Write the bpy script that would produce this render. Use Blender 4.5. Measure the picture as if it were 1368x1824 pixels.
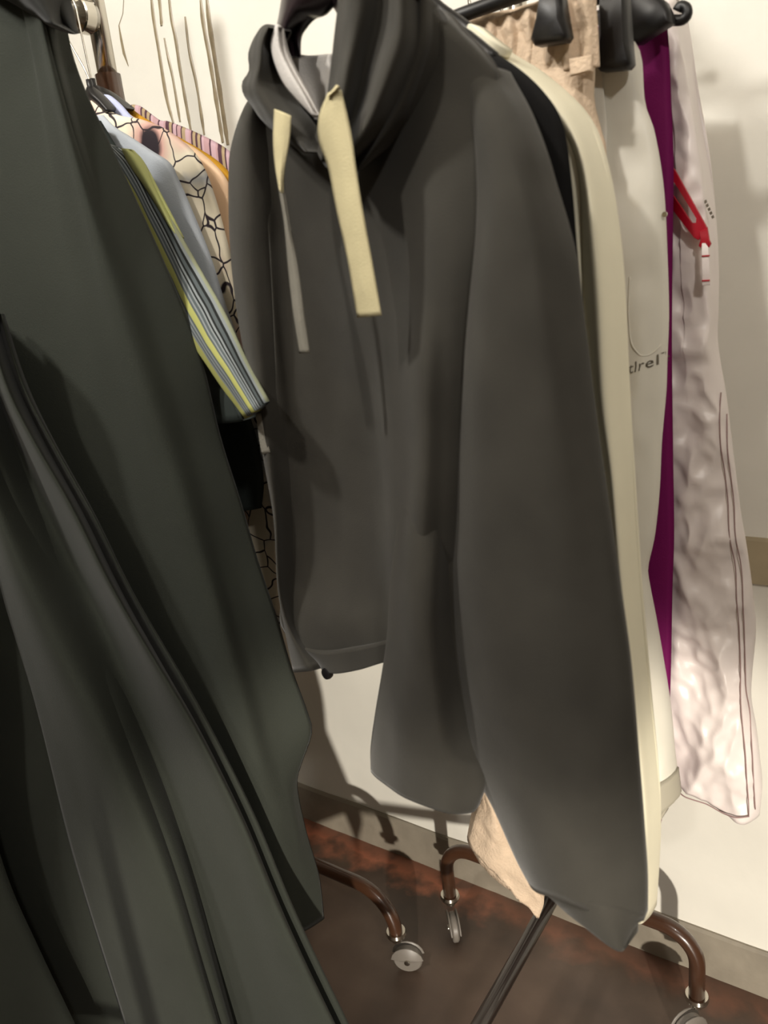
import bpy, bmesh, math, random
from mathutils import Vector, Matrix, noise
random.seed(4)
for o in list(bpy.data.objects): bpy.data.objects.remove(o)
SC = bpy.context.scene
COL = SC.collection

# ------------------------------------------------------------------ camera
F, CX, CY, H = 1370.0, 684.0, 912.0, 1.35
def nrm(v): return Vector(v).normalized()
DOWN = nrm((500, 4590, F))                      # world axes written in camera axes (x right, y down, z forward)
YC = Vector((978, -515, F)); YC = (YC - DOWN * YC.dot(DOWN)).normalized()
UC = -DOWN
XC = YC.cross(UC)
RW = Matrix((XC, YC, UC))
EYE = Vector((0, 0, H))
cam = bpy.data.cameras.new('camera'); camo = bpy.data.objects.new('camera', cam); COL.objects.link(camo)
right = RW @ Vector((1, 0, 0)); up = RW @ Vector((0, -1, 0)); back = RW @ Vector((0, 0, -1))
m = Matrix((right, up, back)).transposed().to_4x4(); m.translation = EYE
camo.matrix_world = m
cam.sensor_fit = 'VERTICAL'; cam.sensor_height = 36.0; cam.lens = F / 1824 * 36
cam.clip_start = 0.02
cam.dof.use_dof = True; cam.dof.focus_distance = 1.35; cam.dof.aperture_fstop = 5.6
SC.camera = camo

# ------------------------------------------------------------------ light
w = bpy.data.worlds.new('world'); SC.world = w; w.use_nodes = True
w.node_tree.nodes['Background'].inputs[0].default_value = (1, .93, .82, 1)
w.node_tree.nodes['Background'].inputs[1].default_value = 0.0
def lamp(name, loc, power, col, r, target=None, spot=None, blend=.5):
    l = bpy.data.lights.new(name, 'SPOT' if spot else 'POINT'); l.energy = power; l.color = col; l.shadow_soft_size = r
    o = bpy.data.objects.new(name, l); COL.objects.link(o); o.location = loc
    if spot:
        l.spot_size = math.radians(spot); l.spot_blend = blend
        o.rotation_euler = (Vector(target) - Vector(loc)).to_track_quat('-Z', 'Y').to_euler()
    return o
WARM = (1, .95, .87)
lamp('low_lamp', (1.75, -2.4, .72), 700, (1, .92, .80), .05, (-.72, 1.2, .12), 22, .3)
lamp('ceiling_lamp', (-.55, -.85, 2.75), 72, WARM, .06)
lamp('wall_fill', (-1.15, -.25, 2.6), 78, (1, .965, .90), .07)  # unseen fill light added to brighten the upper wall
lamp('side_fill', (1.0, -.6, 2.45), 54, (1, .95, .88), .07)  # unseen fill added on the right to model the sweatshirt's folds
SC.view_settings.view_transform = 'Standard'; SC.view_settings.look = 'None'
SC.view_settings.exposure = 0.08; SC.view_settings.gamma = 1.0; SC.view_settings.use_curve_mapping = False

# ------------------------------------------------------------------ helpers
def s2l(c):
    return tuple(((x / 255) / 12.92 if x / 255 <= .04045 else ((x / 255 + .055) / 1.055) ** 2.4) for x in c) + (1,)
def ray(px, py): return RW @ Vector((px - CX, py - CY, F))
def aty(px, py, y):
    r = ray(px, py); return EYE + r * (y / r.y)
class Pl:
    """hanging plane of a garment: through (x, y), right end turned th degrees towards the room"""
    def __init__(s, x, y, th):
        a = math.radians(th); s.o = Vector((x, y, 0)); s.t = Vector((math.cos(a), -math.sin(a), 0)); s.n = Vector((-math.sin(a), -math.cos(a), 0))
    def hit(s, px, py, d=0):
        r = ray(px, py); return EYE + r * (((s.o + s.n * d) - EYE).dot(s.n) / r.dot(s.n))
    def loc(s, a, z, d=0):
        p = s.o + s.t * a + s.n * d; p.z = z; return p
    def pts(s, lst, d=0):
        """list of (px,py[,d]) or ('l', s, z[,d])"""
        out = []
        for q in lst:
            if q[0] == 'l': out.append(s.loc(q[1], q[2], q[3] if len(q) > 3 else d))
            else: out.append(s.hit(q[0], q[1], q[2] if len(q) > 2 else d))
        return out
ORG = {}
def thing(name, label, cat, loc, group=None):
    o = bpy.data.objects.new(name, None); COL.objects.link(o); o.location = loc; o.empty_display_size = .05
    o['label'] = label; o['category'] = cat
    if group: o['group'] = group
    ORG[o.name] = Vector(loc); return o
def mk(name, verts, faces, mat, parent=None, smooth=True, uvs=None, label=None):
    org = ORG[parent.name] if parent else Vector((0, 0, 0))
    me = bpy.data.meshes.new(name)
    me.from_pydata([tuple(Vector(v) - org) for v in verts], [], faces)
    if uvs:
        uvl = me.uv_layers.new(name='UVMap')
        for lp in me.loops: uvl.data[lp.index].uv = uvs[lp.vertex_index]
    bm = bmesh.new(); bm.from_mesh(me); bmesh.ops.remove_doubles(bm, verts=bm.verts, dist=1e-6); bmesh.ops.recalc_face_normals(bm, faces=bm.faces)
    bm.to_mesh(me); bm.free()
    if smooth:
        for p in me.polygons: p.use_smooth = True
    me.materials.append(mat)
    o = bpy.data.objects.new(name, me); COL.objects.link(o)
    if parent: o.parent = parent
    ORG[o.name] = org
    if label: o['label'] = label
    return o
def tag(o, label, cat, group=None):
    o['label'] = label; o['category'] = cat
    if group: o['group'] = group
    return o
def cr(a, b, c, d, t):
    return .5 * ((2 * b) + (c - a) * t + (2 * a - 5 * b + 4 * c - d) * t * t + (3 * b - a - 3 * c + d) * t ** 3)
def resample(pts, n):
    L = [0]
    for i in range(1, len(pts)): L.append(L[-1] + max(1e-6, (pts[i] - pts[i - 1]).length))
    out = []
    for k in range(n + 1):
        x = L[-1] * k / n; i = 0
        while i < len(pts) - 2 and L[i + 1] < x: i += 1
        t = (x - L[i]) / (L[i + 1] - L[i])
        a = pts[i - 1] if i > 0 else pts[i] * 2 - pts[i + 1]
        d = pts[i + 2] if i + 2 < len(pts) else pts[i + 1] * 2 - pts[i]
        out.append(cr(a, pts[i], pts[i + 1], d, t))
    return out
def sheet(name, mat, parent, cols, n, nu=28, nv=60, bulge=.01, thick=.015, amp=0, fs=(18, 18, 6), ridged=False, label=None, us=None, pw=4, cap=True):
    """cloth lofted through traced columns (each top to bottom), closed behind into a flat tube"""
    cs = [resample(c, nv) for c in cols]; K = len(cs)
    front, bk, uv = [], [], []
    seed = Vector((len(name) * 1.7, len(cols) * 3.1, nv * .13))
    for j in range(nv + 1):
        for i in range(nu + 1):
            u = i / nu; x = u * (K - 1); k = min(int(x), K - 2); t = x - k
            b, c = cs[k][j], cs[k + 1][j]
            a = cs[k - 1][j] if k > 0 else b * 2 - c
            d = cs[k + 2][j] if k + 2 < K else c * 2 - b
            P = cr(a, b, c, d, t)
            p = max(0, 1 - abs(2 * u - 1) ** pw) ** .5
            q = Vector((P.x * fs[0], P.y * fs[1], P.z * fs[2])) + seed
            w_ = 0
            if amp:
                w_ = noise.noise(q) + .5 * noise.noise(q * 2.1)
                if ridged:
                    q2 = Vector((q.x + .7 * q.z, q.y, q.z * 1.2 - .5 * q.x)) + Vector((noise.noise(q * .6), noise.noise(q * .6 + Vector((7, 3, 1))), noise.noise(q * .6 + Vector((2, 9, 5))))) * .35
                    w_ = .9 - 2.0 * abs(noise.noise(q2)) - .9 * abs(noise.noise(q2 * 2.3 + seed)) + .25 * noise.noise(q2 * 5)
                w_ *= amp * min(1, p * 1.2)
            front.append(P + n * (bulge * p + w_)); bk.append(P - n * (thick * p)); uv.append((u, 1 - j / nv))
    N = (nu + 1) * (nv + 1); fa = []
    for j in range(nv):
        for i in range(nu):
            a = j * (nu + 1) + i; fa.append((a, a + 1, a + nu + 2, a + nu + 1)); fa.append((N + a, N + a + nu + 1, N + a + nu + 2, N + a + 1))
    if cap:
        for i in range(nu):
            a = i; fa.append((a, N + a, N + a + 1, a + 1))
            a = nv * (nu + 1) + i; fa.append((a, a + 1, N + a + 1, N + a))
    o = mk(name, front + bk, fa, mat, parent, True, uv + uv, label)
    GR[o.name] = (front, nu, nv)
    return o
GR = {}
def onsurf(o, u, v, n, off=.0015):
    f, nu, nv = GR[o.name]; x = min(max(u, 0), .9999) * nu; y = min(max(v, 0), .9999) * nv; i, j = int(x), int(y); a = x - i; b = y - j
    g = lambda i_, j_: f[j_ * (nu + 1) + i_]
    return (g(i, j) * (1 - a) + g(i + 1, j) * a) * (1 - b) + (g(i, j + 1) * (1 - a) + g(i + 1, j + 1) * a) * b + n * off
def near_surf(o, P, n, off=.002):
    """slide P along n onto the cloth of o"""
    f, nu, nv = GR[o.name]; best = None; bd = 1e9
    for q in f:
        dd = q - P; dd = dd - n * dd.dot(n); l = dd.length_squared
        if l < bd: bd = l; best = q
    return P + n * ((best - P).dot(n) + off)
def tube(name, pts, r, mat, parent=None, seg=14, caps=True, smooth_path=0, label=None, rfun=None):
    pts = [Vector(p) for p in pts]
    if smooth_path: pts = resample(pts, smooth_path)
    v, fa = [], []
    prev = None
    for i, p in enumerate(pts):
        t = (pts[min(i + 1, len(pts) - 1)] - pts[max(i - 1, 0)]).normalized()
        if prev is None:
            a = t.cross(Vector((0, 0, 1)));  a = a if a.length > .01 else t.cross(Vector((1, 0, 0))); a.normalize()
        else: a = (prev - t * prev.dot(t)).normalized()
        prev = a; b = t.cross(a); rr = rfun(i / (len(pts) - 1)) if rfun else r
        for k in range(seg):
            g = 2 * math.pi * k / seg; v.append(p + (a * math.cos(g) + b * math.sin(g)) * rr)
    for i in range(len(pts) - 1):
        for k in range(seg):
            k2 = (k + 1) % seg; fa.append((i * seg + k, i * seg + k2, (i + 1) * seg + k2, (i + 1) * seg + k))
    if caps: fa.append(tuple(range(seg - 1, -1, -1))); fa.append(tuple((len(pts) - 1) * seg + k for k in range(seg)))
    return mk(name, v, fa, mat, parent, True, None, label)
def lathe(name, prof, c, ax, mat, parent=None, seg=24, label=None):
    """prof list of (radius, along axis)"""
    ax = Vector(ax).normalized(); a = ax.cross(Vector((0, 0, 1)));  a = a if a.length > .01 else ax.cross(Vector((1, 0, 0))); a.normalize(); b = ax.cross(a)
    v, fa = [], []
    for r, h in prof:
        for k in range(seg):
            g = 2 * math.pi * k / seg; v.append(Vector(c) + ax * h + (a * math.cos(g) + b * math.sin(g)) * r)
    for i in range(len(prof) - 1):
        for k in range(seg):
            k2 = (k + 1) % seg; fa.append((i * seg + k, i * seg + k2, (i + 1) * seg + k2, (i + 1) * seg + k))
    fa.append(tuple(range(seg))); fa.append(tuple((len(prof) - 1) * seg + k for k in range(seg)))
    o = mk(name, v, fa, mat, parent, False, None, label); autosm(o); return o
def autosm(o, ang=.6):
    me = o.data
    for p in me.polygons: p.use_smooth = True
    bm = bmesh.new(); bm.from_mesh(me)
    for e in bm.edges:
        if len(e.link_faces) == 2 and e.calc_face_angle(0) > ang: e.smooth = False
    bm.to_mesh(me); bm.free()
def prism(name, pts, n, th, mat, parent=None, bev=.0, label=None):
    """outline (3D points) given a thickness th along -n, rounded rim"""
    k = len(pts); c = sum(pts, Vector()) / k
    ins = [p + (c - p).normalized() * bev for p in pts]
    v = [p + n * 0 for p in ins] + [p - n * bev for p in pts] + [p - n * (th - bev) for p in pts] + [p - n * th for p in ins]
    fa = [tuple(range(k)), tuple(range(4 * k - 1, 3 * k - 1, -1))]
    for L in range(3):
        for i in range(k):
            j = (i + 1) % k; fa.append((L * k + i, L * k + j, (L + 1) * k + j, (L + 1) * k + i))
    o = mk(name, v, fa, mat, parent, False, None, label); autosm(o, .9); return o
def box(name, a, b, mat, parent=None, label=None):
    x0, y0, z0 = a; x1, y1, z1 = b
    v = [(x0, y0, z0), (x1, y0, z0), (x1, y1, z0), (x0, y1, z0), (x0, y0, z1), (x1, y0, z1), (x1, y1, z1), (x0, y1, z1)]
    return mk(name, v, [(0, 3, 2, 1), (4, 5, 6, 7), (0, 1, 5, 4), (1, 2, 6, 5), (2, 3, 7, 6), (3, 0, 4, 7)], mat, parent, False, None, label)

# ------------------------------------------------------------------ materials
def mat(name, rgb, rough=.8, metal=0, bump=0, bscale=300, var=.0, vscale=12, sheen=0, trans=0, coat=0):
    m_ = bpy.data.materials.new(name); m_.use_nodes = True; nt = m_.node_tree; b = nt.nodes['Principled BSDF']
    b.inputs['Base Color'].default_value = s2l(rgb); b.inputs['Roughness'].default_value = rough; b.inputs['Metallic'].default_value = metal
    b.inputs['Sheen Weight'].default_value = sheen; b.inputs['Sheen Roughness'].default_value = .4; b.inputs['Coat Weight'].default_value = coat
    if rough > .6 and not metal: b.inputs['Specular IOR Level'].default_value = .25
    g = nt.nodes.new('ShaderNodeNewGeometry')
    if bump:
        t = nt.nodes.new('ShaderNodeTexNoise'); t.inputs['Scale'].default_value = bscale; t.inputs['Detail'].default_value = 3
        nt.links.new(g.outputs['Position'], t.inputs['Vector'])
        bp = nt.nodes.new('ShaderNodeBump'); bp.inputs['Strength'].default_value = bump; bp.inputs['Distance'].default_value = .002
        nt.links.new(t.outputs[0], bp.inputs['Height']); nt.links.new(bp.outputs[0], b.inputs['Normal'])
    if var:
        t = nt.nodes.new('ShaderNodeTexNoise'); t.inputs['Scale'].default_value = vscale; t.inputs['Detail'].default_value = 5
        nt.links.new(g.outputs['Position'], t.inputs['Vector'])
        r = nt.nodes.new('ShaderNodeValToRGB'); c = s2l(rgb)
        r.color_ramp.elements[0].position = .3; r.color_ramp.elements[1].position = .7
        r.color_ramp.elements[0].color = tuple(x * (1 - var) for x in c[:3]) + (1,); r.color_ramp.elements[1].color = tuple(min(1, x * (1 + var)) for x in c[:3]) + (1,)
        nt.links.new(t.outputs[0], r.inputs[0]); nt.links.new(r.outputs[0], b.inputs['Base Color'])
    return m_
def nodes(m_): return m_.node_tree, m_.node_tree.nodes['Principled BSDF']
def ramp(nt, stops, interp='LINEAR'):
    r = nt.nodes.new('ShaderNodeValToRGB'); e = r.color_ramp; e.interpolation = interp
    while len(e.elements) < len(stops): e.elements.new(.5)
    for el, (p, c) in zip(e.elements, stops): el.position = p; el.color = c if len(c) == 4 else s2l(c)
    return r
def mathn(nt, op, a, b=None):
    x = nt.nodes.new('ShaderNodeMath'); x.operation = op
    for k, q in enumerate((a, b)):
        if q is None: continue
        if isinstance(q, (int, float)): x.inputs[k].default_value = q
        else: nt.links.new(q, x.inputs[k])
    return x.outputs[0]

M_wall = mat('painted_wall', (229, 226, 216), .45, bump=.35, bscale=40, var=.05, vscale=5)
M_band = mat('band_brown', (170, 156, 128), .6, bump=.3, bscale=60, var=.1)
M_white = mat('room_paint', (132, 124, 112), .8)
M_ceil = mat('ceiling_paint', (160, 154, 144), .8)
M_drip = mat('dried_drip', (140, 127, 102), .35, var=.15, vscale=60)
M_base = mat('baseboard_grey', (140, 132, 118), .55, bump=.5, bscale=50, var=.14, vscale=14)
M_chrome = mat('chrome', (200, 195, 185), .18, 1)
M_brown = mat('brown_enamel', (66, 42, 28), .28, .0, coat=.3)
M_bar = mat('dark_enamel', (36, 24, 20), .35, coat=.3)
M_wheel = mat('grey_plastic', (116, 110, 103), .4)
M_black = mat('black_plastic', (14, 12, 13), .45)
M_plum = mat('plum_black_plastic', (36, 27, 30), .3)
M_grey = mat('charcoal_fleece', (54, 52, 47), .95, bump=.22, bscale=800, var=.14, vscale=16, sheen=.14)
M_lining = mat('light_grey_lining', (196, 192, 188), .95, bump=.4, bscale=500, var=.06)
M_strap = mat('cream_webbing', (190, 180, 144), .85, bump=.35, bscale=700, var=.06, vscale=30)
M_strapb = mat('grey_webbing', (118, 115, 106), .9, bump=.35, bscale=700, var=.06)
M_vel = mat('black_cloth', (10, 9, 9), .9, sheen=.02)
M_cream = mat('cream_silk', (222, 216, 192), .5, var=.05, vscale=8)
M_linen = mat('beige_linen', (206, 184, 160), .9, bump=.8, bscale=260, var=.08, vscale=60)
M_wpant = mat('white_shell_cloth', (214, 210, 198), .5, bump=.25, bscale=30, var=.03)
M_cuff = mat('grey_cuff', (170, 164, 148), .6)
M_purple = mat('purple_cloth', (112, 8, 82), .75, bump=.2, bscale=500)
M_ski = mat('white_ski_shell', (226, 216, 212), .38, bump=.5, bscale=16, var=.02)
M_red = mat('red_zip', (170, 10, 36), .4)
M_seam = mat('mauve_thread', (150, 122, 120), .6)
M_ink = mat('grey_ink', (96, 88, 74), .6)
M_coat = mat('dark_green_coat', (45, 48, 42), .9, bump=.25, bscale=500, var=.07, vscale=9, sheen=.06)
M_coatin = mat('coat_collar_black', (40, 41, 40), .9, sheen=.1)
M_blue = mat('pale_blue_grey_cloth', (172, 178, 186), .7, bump=.3, bscale=600)
M_lilac = mat('lilac_cloth', (176, 182, 212), .7)
M_yellow = mat('mustard_cloth', (172, 126, 28), .75)
M_peach = mat('peach_cloth', (216, 184, 152), .75)
M_teal = mat('dark_teal_cloth', (38, 44, 42), .8)
M_navy = mat('navy_cloth', (20, 22, 40), .8)
M_lime = mat('lime_edge', (168, 172, 114), .8)
# floor: worn brown paint over red
M_floor = mat('worn_floor', (92, 72, 58), .42, bump=.4, bscale=26)
nt, b = nodes(M_floor)
g = nt.nodes.new('ShaderNodeNewGeometry'); sp = nt.nodes.new('ShaderNodeSeparateXYZ'); nt.links.new(g.outputs['Position'], sp.inputs[0])
n1 = nt.nodes.new('ShaderNodeTexNoise'); n1.inputs['Scale'].default_value = 5; n1.inputs['Detail'].default_value = 8; nt.links.new(g.outputs['Position'], n1.inputs['Vector'])
n2 = nt.nodes.new('ShaderNodeTexNoise'); n2.inputs['Scale'].default_value = 16; n2.inputs['Detail'].default_value = 6; nt.links.new(g.outputs['Position'], n2.inputs['Vector'])
r1 = ramp(nt, [(.3, (62, 51, 44)), (.55, (84, 69, 59)), (.75, (104, 89, 77))]); nt.links.new(n1.outputs[0], r1.inputs[0])
# red paint strip beside the wall, ragged
yy = mathn(nt, 'ADD', sp.outputs[1], mathn(nt, 'MULTIPLY', n2.outputs[0], .16))
r2 = ramp(nt, [(.0, (0, 0, 0, 1)), (.50, (0, 0, 0, 1)), (.68, (.8, .8, .8, 1)), (.8, (.15, .15, .15, 1))])
nt.links.new(mathn(nt, 'MULTIPLY', mathn(nt, 'SUBTRACT', yy, 1.06), 2.8), r2.inputs[0])
xm = ramp(nt, [(.0, (1, 1, 1, 1)), (.5, (1, 1, 1, 1)), (.62, (.25, .25, .25, 1))]); nt.links.new(mathn(nt, 'ADD', mathn(nt, 'MULTIPLY', sp.outputs[0], .5), .93), xm.inputs[0])
n3 = ramp(nt, [(.35, (0, 0, 0, 1)), (.6, (1, 1, 1, 1))]); nt.links.new(n2.outputs[0], n3.inputs[0])
fac = mathn(nt, 'MULTIPLY', mathn(nt, 'MULTIPLY', r2.outputs[0], xm.outputs[0]), mathn(nt, 'ADD', mathn(nt, 'MULTIPLY', n3.outputs[0], .7), .3))
mx = nt.nodes.new('ShaderNodeMix'); mx.data_type = 'RGBA'; nt.links.new(fac, mx.inputs[0]); nt.links.new(r1.outputs[0], mx.inputs[6]); mx.inputs[7].default_value = s2l((205, 128, 98))
nt.links.new(mx.outputs[2], b.inputs['Base Color'])
# vertical pink and plum stripes
M_stripe = mat('pink_plum_stripes', (180, 150, 160), .75)
nt, b = nodes(M_stripe); g = nt.nodes.new('ShaderNodeNewGeometry'); sp = nt.nodes.new('ShaderNodeSeparateXYZ'); nt.links.new(g.outputs['Position'], sp.inputs[0])
fr = mathn(nt, 'FRACT', mathn(nt, 'MULTIPLY', sp.outputs[0], 9.5))
P_, D_, T_, L_ = (170, 138, 142), (74, 48, 58), (156, 138, 108), (180, 152, 160)
r = ramp(nt, [(0, P_), (.10, D_), (.13, L_), (.22, P_), (.26, D_), (.33, T_), (.38, D_), (.41, L_), (.47, D_), (.49, P_), (.56, D_), (.585, T_), (.65, L_), (.72, P_), (.76, D_), (.79, T_), (.84, D_), (.88, T_), (.93, D_), (.96, L_)], 'CONSTANT')
nt.links.new(fr, r.inputs[0]); nt.links.new(r.outputs[0], b.inputs['Base Color'])
# lime / grey knit stripes along the sleeve
M_knit = mat('lime_grey_knit', (150, 155, 130), .85)
nt, b = nodes(M_knit); tc = nt.nodes.new('ShaderNodeUVMap'); sp = nt.nodes.new('ShaderNodeSeparateXYZ'); nt.links.new(tc.outputs[0], sp.inputs[0])
G1, G2, K_, LM = (122, 128, 130), (76, 83, 85), (24, 27, 26), (156, 157, 92)
r = ramp(nt, [(0, LM), (.20, G1), (.24, G2), (.27, G1), (.31, G2), (.34, G1), (.38, G2), (.42, LM), (.54, G2), (.58, G1), (.61, G2), (.66, G1), (.69, K_), (.72, G1), (.76, K_), (.80, G2), (.86, K_), (.91, G1), (.96, (132, 136, 112))], 'CONSTANT')
nt.links.new(sp.outputs[0], r.inputs[0]); nt.links.new(r.outputs[0], b.inputs['Base Color'])
# line-drawn flowers on ivory
M_floral = mat('ivory_floral', (220, 210, 190), .7)
nt, b = nodes(M_floral); g = nt.nodes.new('ShaderNodeNewGeometry')
mp = nt.nodes.new('ShaderNodeMapping'); mp.inputs['Scale'].default_value = (1, .12, 1); nt.links.new(g.outputs['Position'], mp.inputs[0])
nz = nt.nodes.new('ShaderNodeTexNoise'); nz.inputs['Scale'].default_value = 14; nt.links.new(mp.outputs[0], nz.inputs['Vector'])
va = nt.nodes.new('ShaderNodeVectorMath'); va.operation = 'MULTIPLY_ADD'; nt.links.new(nz.outputs['Color'], va.inputs[0]); va.inputs[1].default_value = (.05, .05, .05); nt.links.new(mp.outputs[0], va.inputs[2])
ve = nt.nodes.new('ShaderNodeTexVoronoi'); ve.feature = 'DISTANCE_TO_EDGE'; ve.inputs['Scale'].default_value = 25; nt.links.new(va.outputs[0], ve.inputs['Vector'])
vc = nt.nodes.new('ShaderNodeTexVoronoi'); vc.inputs['Scale'].default_value = 8; nt.links.new(va.outputs[0], vc.inputs['Vector'])
ln = ramp(nt, [(.0, (0, 0, 0, 1)), (.022, (0, 0, 0, 1)), (.04, (1, 1, 1, 1))]); nt.links.new(ve.outputs['Distance'], ln.inputs[0])
ct = ramp(nt, [(.0, (0, 0, 0, 1)), (.17, (0, 0, 0, 1)), (.24, (1, 1, 1, 1))]); nt.links.new(vc.outputs['Distance'], ct.inputs[0])
pk = ramp(nt, [(.22, (206, 160, 150)), (.42, (222, 212, 190)), (.62, (222, 212, 190)), (.8, (150, 154, 160))]); nt.links.new(vc.outputs['Distance'], pk.inputs[0])
ml = mathn(nt, 'MULTIPLY', ln.outputs[0], ct.outputs[0])
mx = nt.nodes.new('ShaderNodeMix'); mx.data_type = 'RGBA'; nt.links.new(ml, mx.inputs[0]); mx.inputs[6].default_value = s2l((46, 38, 44)); nt.links.new(pk.outputs[0], mx.inputs[7])
nt.links.new(mx.outputs[2], b.inputs['Base Color'])

# ------------------------------------------------------------------ setting
WY = 1.262
def struct(o): o['kind'] = 'structure'; return o
XL, XR, YF, ZC = -3.2, 2.4, -4.2, 2.95
floor = struct(box('floor', (XL, YF, -.1), (XR, WY, 0), M_floor))
wall = struct(box('wall_back', (XL, WY, 0), (XR, WY + .12, ZC), M_wall))
struct(box('wall_left', (XL - .12, YF, 0), (XL, WY + .12, ZC), M_white)); struct(box('wall_right', (XR, YF, 0), (XR + .12, WY + .12, ZC), M_white))
struct(box('wall_front', (XL, YF - .12, 0), (XR, YF, ZC), M_white)); struct(box('ceiling', (XL, YF, ZC), (XR, WY, ZC + .1), M_ceil))
# baseboard with a slightly chipped top and an uneven foot
def strip(name, z0, z1, d, mt, jag=0, x0=XL, x1=XR, n=260):
    v, fa = [], []
    for i in range(n + 1):
        x = x0 + (x1 - x0) * i / n; a = jag * noise.noise(Vector((x * 14, 1.3, 0))); c = jag * .5 * noise.noise(Vector((x * 9, 7.3, 0)))
        v += [(x, WY - d - .004 - abs(a) * .5, z0), (x, WY - d, z1 - .006 + c), (x, WY - d * .5, z1 + c), (x, WY + .001, z1 + c)]
    for i in range(n):
        for k in range(3): fa.append((i * 4 + k, i * 4 + 4 + k, i * 4 + 5 + k, i * 4 + 1 + k))
    return struct(mk(name, v, fa, mt, None, False))
strip('baseboard_back', 0, .1, .008, M_base, .006)
strip('wall_band_1', .828, .905, .003, M_band)  # brown horizontal band along the wall, slightly proud of it
# dried drips running down the wall
def on_wall(px, py, d=.0): return aty(px, py, WY - d)
def drip(pts, wid):
    c = [on_wall(*p) for p in pts]; c = resample(c, 26); v, fa = [], []
    for i, p in enumerate(c):
        t = i / 26; ww = 1.3 * wid * (.55 + .45 * min(1, t * 5)) * (1 + .35 * noise.noise(Vector((p.x * 60, p.z * 30, 0)))) * (1.0 if t < .96 else .7)
        for s, h in ((-1, 0), (-.5, .0016), (.5, .0016), (1, 0)): v.append(p + Vector((s * ww / 2, -h - .0003, 0)))
    for i in range(26):
        for k in range(3): fa.append((i * 4 + k, i * 4 + k + 1, i * 4 + k + 5, i * 4 + k + 4))
    mk('drip', v, fa, M_drip, wall)
for pts, wid in [([(268, -40), (272, 20), (283, 90), (296, 170), (309, 219)], .0075), ([(281, -30), (286, 20), (288, 46)], .007), ([(293, 68), (299, 100), (308, 140), (321, 217)], .0055),
                 ([(299, -30), (305, 30), (313, 70), (322, 130), (340, 232)], .007), ([(330, 30), (337, 90), (350, 150), (364, 240)], .006),
                 ([(355, -30), (362, 40), (376, 120), (397, 254)], .008), ([(366, -30), (373, 40), (386, 125), (406, 258)], .009)]:
    drip(pts, wid)
# flaking crack beside the post
cp = [(221, -5), (219, 25), (212, 45), (216, 70), (221, 95), (229, 118)]
c = [on_wall(*p) for p in cp]; v, fa = [], []
for i, p in enumerate(c):
    ww = (.002, .002, .003, .007, .008, .002)[i]
    v += [p + Vector((-ww / 2, -.0006, 0)), p + Vector((ww / 2, -.0006, 0))]
for i in range(len(c) - 1): fa.append((2 * i, 2 * i + 1, 2 * i + 3, 2 * i + 2))
mk('crack', v, fa, M_drip, wall, False)

# ------------------------------------------------------------------ racks
def bend_path(x0, x1, y, zc, zb, R):
    p = [(x0, y, zc)]
    for k in range(0, 10):
        a = math.pi / 2 * k / 9; p.append((x0 + R * (1 - math.cos(a)), y, zb - R + R * math.sin(a)))
    for k in range(0, 10):
        a = math.pi / 2 * k / 9; p.append((x1 - R * (1 - math.sin(a)), y, zb - R + R * math.cos(a)))
    p.append((x1, y, zc)); return p
def caster(parent, x, y, z, ang, R=.03):
    """collar under the tube, fork and wheel; ang = direction the wheel trails"""
    t = Vector((math.cos(ang), math.sin(ang), 0)); s = Vector((-t.y, t.x, 0))
    co = lathe('caster', [(.0155, .012), (.019, .012), (.021, .006), (.019, 0), (.012, -.004), (.011, -.012)], (x, y, z), (0, 0, 1), M_chrome, parent)
    wc = Vector((x, y, 0)) + t * .018; wc.z = R
    hood = []
    for k in range(9):
        a = math.pi * (.05 + .9 * k / 8); hood.append(wc + t * (R + .004) * math.cos(a) + Vector((0, 0, 1)) * (R + .004) * math.sin(a))
    hood = [wc - t * .008] + hood[::-1] + [wc + t * .008] if False else hood + [wc - t * .012, wc + t * .012]
    prism('fork', [q + s * .011 for q in hood], s, .003, M_wheel, co, .001); prism('fork', [q - s * .008 for q in hood], s, .003, M_wheel, co, .001)
    lathe('wheel', [(R * .5, -.007), (R - .003, -.007), (R, -.004), (R, .004), (R - .003, .007), (R * .5, .007)], wc, s, M_wheel, co)
    lathe('axle', [(.004, -.014), (.006, -.0135), (.006, .0135), (.004, .014)], wc, s, M_chrome, co)
# right rack
RX, RY = -.487, 1.11
rk = thing('clothes_rack', 'clothes rack of brown tube on casters carrying the hooded sweatshirt and white trousers', 'clothes rack', (RX, .6, 0))
for y, a0, a1 in ((RY, math.radians(310), math.radians(235)), (.0, 2.5, .6)):
    tube('base_tube', bend_path(-.736, -.238, y, .095, .228, .062), .0138, M_brown, rk, 16)
    caster(rk, -.736, y, .088, a0); caster(rk, -.238, y, .088, a1)
    tube('post', [(RX, y, .228), (RX, y, 1.4)], .016, M_brown, rk); tube('post_extension', [(RX, y, 1.4), (RX, y, 1.86)], .013, M_chrome, rk)
tube('bottom_bar', [(RX, .0, .228), (RX, RY, .228)], .0135, M_bar, rk)
tube('rail', [(RX, -.05, 1.83), (RX, RY + .03, 1.83)], .0145, M_chrome, rk)
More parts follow.
